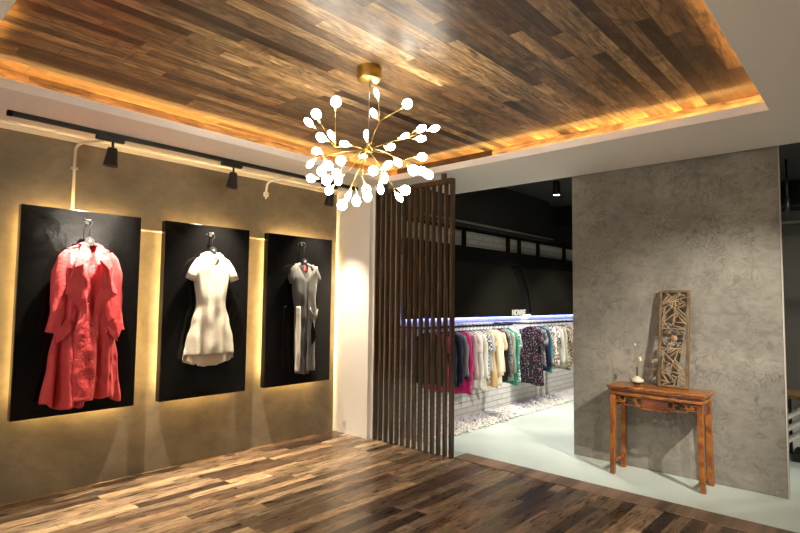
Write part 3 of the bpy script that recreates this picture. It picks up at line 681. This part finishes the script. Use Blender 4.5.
# ------------------------------------------------------------------ store: gravel, racks, boards
rg = random.Random(21); g = MB(); ico = []
t_ = (1+5**.5)/2
iv = [Vector(p).normalized() for p in [(-1,t_,0),(1,t_,0),(-1,-t_,0),(1,-t_,0),(0,-1,t_),(0,1,t_),(0,-1,-t_),(0,1,-t_),(t_,0,-1),(t_,0,1),(-t_,0,-1),(-t_,0,1)]]
ifc = [(0,11,5),(0,5,1),(0,1,7),(0,7,10),(0,10,11),(1,5,9),(5,11,4),(11,10,2),(10,7,6),(7,1,8),(3,9,4),(3,4,2),(3,2,6),(3,6,8),(3,8,9),(4,9,5),(2,4,11),(6,2,10),(8,6,7),(9,8,1)]
for i in range(5200):
    y = 4.5+4.9*rg.random()**.9; u = rg.random(); x = -4.01+u*.40+rg.uniform(-.03, .03); 
    hgt = .022*(1-u**3)*rg.random()**.5
    r = rg.uniform(.010, .019); sc_ = (r*rg.uniform(.8, 1.4), r*rg.uniform(.8, 1.4), r*rg.uniform(.6, .9))
    x = max(x, -4.018+sc_[0]*1.0)
    g.add([(x+p.x*sc_[0], y+p.y*sc_[1], sc_[2]+hgt+p.z*sc_[2]) for p in iv], ifc)
tag(g.build('pebble_bed', M['pebble'], smooth=True), 'bed of white pebbles along the foot of the brick wall', 'pebbles', kind='stuff')

XR, ZR = -3.685, 1.20
def rack(y0, y1, label, ends):
    t = thing('clothes_rail', label, 'clothes rail', (XR, (y0+y1)/2, ZR), 0, 'black rails along the brick wall'); off = Vector(t.location)
    MB().tube([(XR, y0, ZR), (XR, y1, ZR)], .0125, 12).build('rail', M['black'], t, off, smooth=True)
    for y in ends:
        MB().tube(bend((XR, y[0], ZR), (XR-.06, y[1], ZR), (-4.015, y[1]+(y[1]-y[0])*.6, ZR+.0), .05), .0125, 12).build('wall_arm', M['black'], t, off, smooth=True)
rack(4.50, 6.30, 'black clothes rail nearest the slatted screen', ((4.5, 4.48), (6.30, 6.36)))
rack(6.72, 9.2, 'black clothes rail farther from the slatted screen', ((6.72, 6.66), (9.2, 9.25)))

tag(MB().tube([(-3.997, 4.5, 1.29), (-3.997, 9.4, 1.29)], .008, 10).build('light_strip', M['blue_led'], smooth=True), 'cool blue light tube under the black boards above the clothes', 'light strip')
# glossy boards with a curved end between them
def gboard(prof, label, name='glossy_board'):
    n = len(prof); vs = [(-3.955, y, z) for y, z in prof]+[(-3.972, y, z) for y, z in prof]
    fs = [tuple(range(n)), tuple(range(2*n-1, n-1, -1))]+[(i, (i+1) % n, (i+1) % n+n, i+n) for i in range(n)]
    return tag(MB().add(vs, fs).build(name, M['gpanel'], tri=True), label, 'wall board')
arc = [(6.74, 2.0), (6.80, 1.93), (6.90, 1.80), (6.98, 1.65), (7.03, 1.50), (7.06, 1.38), (7.07, 1.285)]
gboard([(4.47, 1.285), (4.47, 2.0)]+arc, 'glossy black board nearest the slatted screen, above the clothes')
gboard([(9.5, 1.285), (7.32, 1.285)]+[(y+.25, z) for y, z in arc[::-1][1:]]+[(9.5, 2.0)], 'glossy black board farther back with bright reflections, above the clothes')
fp = thing('black_backing_frame', 'matt black frame with upright bars above the clothes boards', 'frame', (-4.0, 7.0, 1.28)); off = Vector(fp.location)
box(-3.985, 4.47, 1.31, -3.974, 9.5, 2.0).build('backing_sheet', M['matt_black'], fp, off)
box(-4.018, 4.47, 2.002, -3.93, 9.5, 2.19).build('lower_beam', M['matt_black'], fp, off)
for y in (5.55, 6.62, 6.93, 7.50, 8.4): box(-3.97, y, 2.19, -3.93, y+.05, 2.42).build('upright_bar', M['matt_black'], fp, off)
box(-3.97, 4.47, 2.385, -3.93, 9.5, 2.42).build('top_bar', M['matt_black'], fp, off)
du = thing('ceiling_duct', 'large black duct box running under the dark ceiling above the clothes', 'duct', (-4.0, 6.3, 2.43)); off = Vector(du.location)
box(-4.018, 4.47, 2.425, -3.84, 7.7, 3.045).build('duct_box', M['duct'], du, off, bevel=.01)
tag(MB().tube([(-3.80, 4.6, 2.46), (-3.80, 7.74, 2.46)], .016, 10).build('ceiling_pipe', M['dark_wall'], smooth=True), 'thin grey pipe running along the bottom edge of the black duct', 'pipe')
tag(MB().tube([(-4.05, 8.9, 2.62), (2.3, 8.9, 2.62)], .03, 10).build('ceiling_pipe', M['dark_wall'], smooth=True), 'grey pipe crossing the far end of the store room', 'pipe')
tag(box(-4.09, 8.2, 2.72, 2.3, 8.6, 3.04).build('ceiling_beam', M['matt_black']), 'black beam crossing under the dark store ceiling', 'beam')
tag(box(-4.018, 7.705, 2.425, -3.985, 9.55, 3.045).build('added_dark_panel', M['duct']), 'dark panel added over the brick beyond the black duct box', 'board')  # panel put in to keep the brick past the duct dark
# sign
cu = bpy.data.curves.new('sign', 'FONT'); cu.body = 'NOVASE'; cu.size = .112; cu.extrude = .004; cu.offset = .0035; cu.align_x = 'LEFT'; cu.space_character = .92
to = bpy.data.objects.new('tmp', cu); COL.objects.link(to); bpy.context.view_layer.update()
me = bpy.data.meshes.new_from_object(to.evaluated_get(bpy.context.evaluated_depsgraph_get())); bpy.data.objects.remove(to)
me.materials.clear(); me.materials.append(M['sign'])
wx = max(v.co.x for v in me.vertices)-min(v.co.x for v in me.vertices)
for v in me.vertices: v.co.x *= .375/wx
so = bpy.data.objects.new('sign_letters', me); COL.objects.link(so); so.location = (-3.950, 6.76, 1.30); so.rotation_euler = (PI/2, 0, PI/2)
tag(so, 'small pale capital letters sign at the corner of the glossy black board', 'sign')

# garments on the rails: (y, bottom z, colour key, label colour text, kind)
C = {}
def cl(k, *a, **kw): C[k] = cloth('cloth_'+k, *a, **kw)
cl('navy', (.012, .014, .035)); cl('greymel', (.12, .12, .14), pattern='melange', c2=(.26, .26, .28)); cl('magenta', (.55, .015, .16)); cl('mauve', (.45, .33, .33)); cl('blush', (.62, .50, .45))
cl('white', (.80, .77, .72)); cl('offwhite', (.72, .68, .58)); cl('check', (.06, .06, .06), pattern='check', c2=(.7, .7, .66)); cl('palegrey', (.48, .49, .52)); cl('cream', (.80, .70, .46)); cl('tan', (.62, .43, .20))
cl('ivory', (.82, .76, .60)); cl('peach', (.72, .47, .28)); cl('black', (.012, .012, .014)); cl('grprint', (.30, .28, .24), pattern='print', c2=(.12, .11, .11)); cl('sage', (.34, .34, .26)); cl('green', (.01, .22, .13)); cl('greenprint', (.05, .25, .16), pattern='print', c2=(.75, .74, .68))
cl('floral', (.010, .010, .014), pattern='floral', c2=(.55, .30, .32)); cl('grfloral', (.26, .25, .27), pattern='print', c2=(.10, .08, .10)); cl('teal', (.02, .17, .22)); cl('creamprint', (.76, .68, .55), pattern='print', c2=(.25, .12, .10))
cl('bwprint', (.02, .02, .03), pattern='print', c2=(.65, .63, .6)); cl('stone', (.50, .47, .40)); cl('leopard', (.50, .42, .28), pattern='print', c2=(.08, .06, .05)); cl('greige', (.36, .33, .27)); cl('brownprint', (.2, .14, .1), pattern='print', c2=(.6, .5, .38))
GL = [ # y, zbottom, key, long/short sleeve, label
 (4.56, .60, 'black', 'l', 'black top hanging behind the slatted screen, first on its rail'), (4.68, .52, 'magenta', 'd', 'magenta dress hanging behind the slatted screen'), (4.80, .58, 'navy', 'l', 'navy jacket at the right edge of the slatted screen'),
 (4.905, .54, 'navy', 'l', 'dark navy coat, first garment clear of the screen'), (5.01, .66, 'greymel', 'l', 'grey melange blazer with dark cuffs beside the navy coat'), (5.11, .44, 'magenta', 'l', 'bright magenta long dress on the near rail'),
 (5.185, .60, 'mauve', 'l', 'dusty mauve blouse between magenta dress and white tops'), (5.25, .62, 'blush', 's', 'blush pink top beside the mauve blouse'), (5.325, .49, 'white', 'l', 'white shirt, first of the white ones from the screen'),
 (5.40, .46, 'offwhite', 'l', 'off white long shirt hanging lowest among the white tops'), (5.475, .55, 'check', 's', 'black and white checked top between white and grey tops'), (5.545, .66, 'palegrey', 's', 'pale grey short top in the middle of the near rail'),
 (5.625, .47, 'tan', 'd', 'tan skirt dress hanging low under the cream tops'), (5.69, .60, 'cream', 'l', 'yellow cream top beside the tan dress'), (5.76, .49, 'ivory', 'l', 'ivory blouse beside the yellow cream top'),
 (5.83, .62, 'peach', 's', 'peach short top beside the ivory blouse'), (5.885, .52, 'black', 'l', 'black blouse in the middle of the near rail'), (5.965, .56, 'grprint', 'l', 'grey printed blouse beside the black blouse'),
 (6.04, .50, 'sage', 'l', 'dull sage cardigan near the far end of near rail'), (6.115, .45, 'green', 'l', 'bright emerald green cardigan at the rail gap'), (6.20, .46, 'greenprint', 's', 'green and white printed top, last on the near rail'),
 (6.80, .365, 'floral', 's', 'black floral dress facing out, first on the far rail'), (6.90, .60, 'grfloral', 's', 'grey floral top just behind the black floral dress'), (6.985, .55, 'navy', 'l', 'navy top beside the teal dress on far rail'),
 (7.07, .52, 'teal', 'l', 'deep teal top on the far rail'), (7.20, .58, 'creamprint', 'l', 'cream blouse with dark print on the far rail'), (7.31, .60, 'bwprint', 's', 'black and white printed top on the far rail'),
 (7.42, .60, 'stone', 'l', 'stone coloured plain top on the far rail'), (7.53, .55, 'greige', 'l', 'greige top beside the stone coloured top'), (7.65, .50, 'leopard', 's', 'leopard print top near the concrete partition'),
 (7.78, .50, 'brownprint', 'l', 'brown printed top at the edge of the partition'), (7.92, .50, 'stone', 'l', 'plain stone top half behind the partition edge')]
rk = random.Random(9)
for i, (y, zb, key, kd, lab) in enumerate(GL):
    zt2 = 1.158; H = zt2-zb; sd = i*3.7; wsh = .165+rk.uniform(-.01, .012); rz = R(rk.uniform(-3, 3) + (-4 if key == 'floral' else 0))
    root = thing({'d': 'dress', 'l': 'long_sleeved_top', 's': 'short_sleeved_top'}[kd] if key != 'floral' else 'dress', lab, 'clothing', (XR, y, zb), rz, 'garments on the two clothes rails'); off = (0, 0, zb)
    fl = {'d': .205, 'l': .180, 's': .185}[kd]; fdp = .022
    if key == 'floral': fl = .215; wsh = .17
    def fo(x, v, s_, sd=sd): return .010*math.sin(x*70+sd)*v+.008*noise.noise((x*12, v*5, sd))
    body(MB(), zt2, zb, lerp([(0, wsh-.02), (.1, wsh), (.35, wsh-.008), (1, fl)]), fdp, .016, .42, .045, .05, .01, fo, 44, 18,
         lambda x, s_, sd=sd: .012*math.sin(x*18+sd)).build('garment_body', C[key], root, off, smooth=True, solid=.003)
    ln = {'d': .16, 's': .20, 'l': min(H-.03, .50)}[kd]
    for s in (-1, 1):
        n_ = 8; pts = [(s*(wsh-.02+.035*(k/n_)**.6), -.004-.01*math.sin(k+sd), zt2-.055-ln*k/n_) for k in range(n_+1)]
        sv = MB().tube(pts, [.026+.014*min(1, k/2) - (.008*k/n_ if kd == 'l' else 0) for k in range(n_+1)], 12, .62, nz=.12, seed=sd+s).build('sleeve', C[key], root, off, smooth=True)
        if key == 'greymel': MB().tube([(pts[-1][0], pts[-1][1], pts[-1][2]+.05), (pts[-1][0], pts[-1][1], pts[-1][2]-.005)], .037, 12, .66).build('dark_cuff', C['navy'], sv, off, smooth=True)
    hanger((XR, y, zt2+.004), rz, 'black hanger holding the '+lab.split(' hanging')[0].split(' at the')[0].split(', ')[0].split(' beside')[0].split(' between')[0].split(' near')[0].split(' just')[0].split(' in the')[0].split(' on the')[0].split(' on far')[0].split(' facing')[0].split(' half')[0]+(' behind the screen' if y < 4.7 else ' by the screen' if y < 4.85 else ''), ZR-zt2+.019, .15, .42, 'black', None, 'black hangers on the clothes rails', thin=.5)

# store lamps
l1 = thing('ceiling_spotlight', 'black cylinder spotlight under the dark store ceiling', 'spotlight', (-3.12, 6.45, 2.87))
MB().lathe([(.001, .18), (.040, .18), (.042, .17), (.052, .003), (.052, 0), (.046, 0), (.044, .01), (.001, .012)], 24).build('housing', M['black'], l1, (0, 0, 0), smooth=True)
MB().lathe([(.001, .0075), (.043, .0085), (.043, .004), (.001, .004)], 20).build('lens', M['lamp_on'], l1, (0, 0, 0))
l2 = thing('recessed_downlight', 'small white recessed downlight at the edge of the dark store ceiling', 'downlight', (-3.02, 5.62, 3.035))
MB().lathe([(.001, .015), (.055, .015), (.058, .004), (.058, 0), (.046, 0), (.001, .003)], 24).build('trim_ring', M['white'], l2, (0, 0, 0), smooth=True)
MB().lathe([(.001, .0025), (.042, -.0006), (.042, -.002), (.001, -.002)], 20).build('lens', M['lamp_on'], l2, (0, 0, 0))

# right-hand sliver: wall rail and slatted bench
rr = thing('hanging_rail', 'black rail with cross fitting on the dark wall right of the partition', 'rail', (.2, 7.0, 2.55)); off = Vector(rr.location)
MB().tube([(-1.2, 7.0, 2.55), (2.4, 7.0, 2.55)], .014, 10).build('rail', M['black'], rr, off, smooth=True)
MB().tube([(-.76, 7.0, 2.44), (-.76, 7.0, 3.05)], .012, 8).build('hanger_rod', M['black'], rr, off, smooth=True)
MB().tube([(-.76, 6.99, 2.64), (-.76, 6.99, 2.46)], .026, 8).build('cross_fitting', M['black'], rr, off, smooth=True)
bn = thing('slatted_bench', 'wooden topped bench with slanted pale metal struts right of partition', 'bench', (-.32, 6.6, 0)); off = (0, 0, 0)
box(-.50, -.22, .60, .7, .22, .635).build('bench_top', M['screen'], bn, off, bevel=.003)
for y in (-.2, -.07, .07, .2):
    for q in (.16, .27, .38): MB().bar((-.47, y, q), (-.47+(.585-q)*1.35, y, .585), .026, .016, (0, 1, 0)).build('slanted_strut', M['plate'], bn, off)
for x in (-.45, .62):
    for y in (-.19, .19): box(x-.014, y-.014, 0, x+.014, y+.014, .60).build('leg', M['black'], bn, off)
box(-.40, -.16, .001, .58, .16, .08).build('lower_shelf', M['black'], bn, off)

# ------------------------------------------------------------------ lights
def area(name, loc, target, energy, col, sx, sy):
    l = bpy.data.lights.new(name, 'AREA'); l.shape = 'RECTANGLE'; l.size = sx; l.size_y = sy; l.energy = energy; l.color = col
    o = bpy.data.objects.new(name, l); COL.objects.link(o); o.location = loc
    o.rotation_euler = (Vector(target)-Vector(loc)).to_track_quat('-Z', 'Y').to_euler(); return o
NEU = (1, .93, .82)
# unseen spots of the main room; all after the first are added fill
spot('unseen_room_spot', (.75, 3.5, 2.74), (-1.5, 5.2, .85), 270, NEU, 46, .03, 1.0)
spot('unseen_room_spot', (.9, 1.6, 2.74), (-.4, 2.9, 0), 150, NEU, 88, .06, .8)
spot('unseen_room_spot', (-1.2, -.6, 2.74), (-1.6, .8, 0), 70, NEU, 92, .06, .8)
spot('unseen_room_spot', (-4.3, -.2, 2.74), (-4.5, .6, 0.5), 8, WARM, 110, .05, .8)
# store room
spot('store_spot', (-3.12, 6.45, 2.86), (-3.2, 6.3, 0), 88, (1, .98, .92), 75, .04, .6)
spot('store_spot', (-2.5, 5.3, 3.0), (-2.7, 5.5, 0), 70, (1, .98, .92), 75, .04, .6)
spot('store_spot', (-2.4, 7.9, 3.0), (-3.8, 8.0, 0.5), 102, (1, .95, .84), 60, .04, .6)  # this and the next two are added to brighten the hanging clothes
spot('store_spot', (-2.2, 6.5, 3.0), (-3.75, 6.7, .6), 102, (1, .95, .84), 60, .04, .6)
spot('store_spot', (-2.2, 5.25, 3.0), (-3.75, 5.3, .6), 90, (1, .95, .84), 60, .04, .6)
spot('store_spot', (.5, 7.0, 3.0), (.2, 6.8, 0), 40, NEU, 130, .05, .6)  # this and the next are added to lighten the area right of the partition
spot('store_spot', (.2, 5.9, 3.0), (-.2, 7.6, .6), 50, NEU, 110, .05, .6)

w = bpy.data.worlds.new('world'); S.world = w; w.use_nodes = True
w.node_tree.nodes['Background'].inputs[0].default_value = (1, .92, .8, 1); w.node_tree.nodes['Background'].inputs[1].default_value = .5
S.view_settings.view_transform = 'Standard'; S.view_settings.look = 'None'; S.view_settings.gamma = 1; S.view_settings.use_curve_mapping = False
S.view_settings.exposure = 1.52
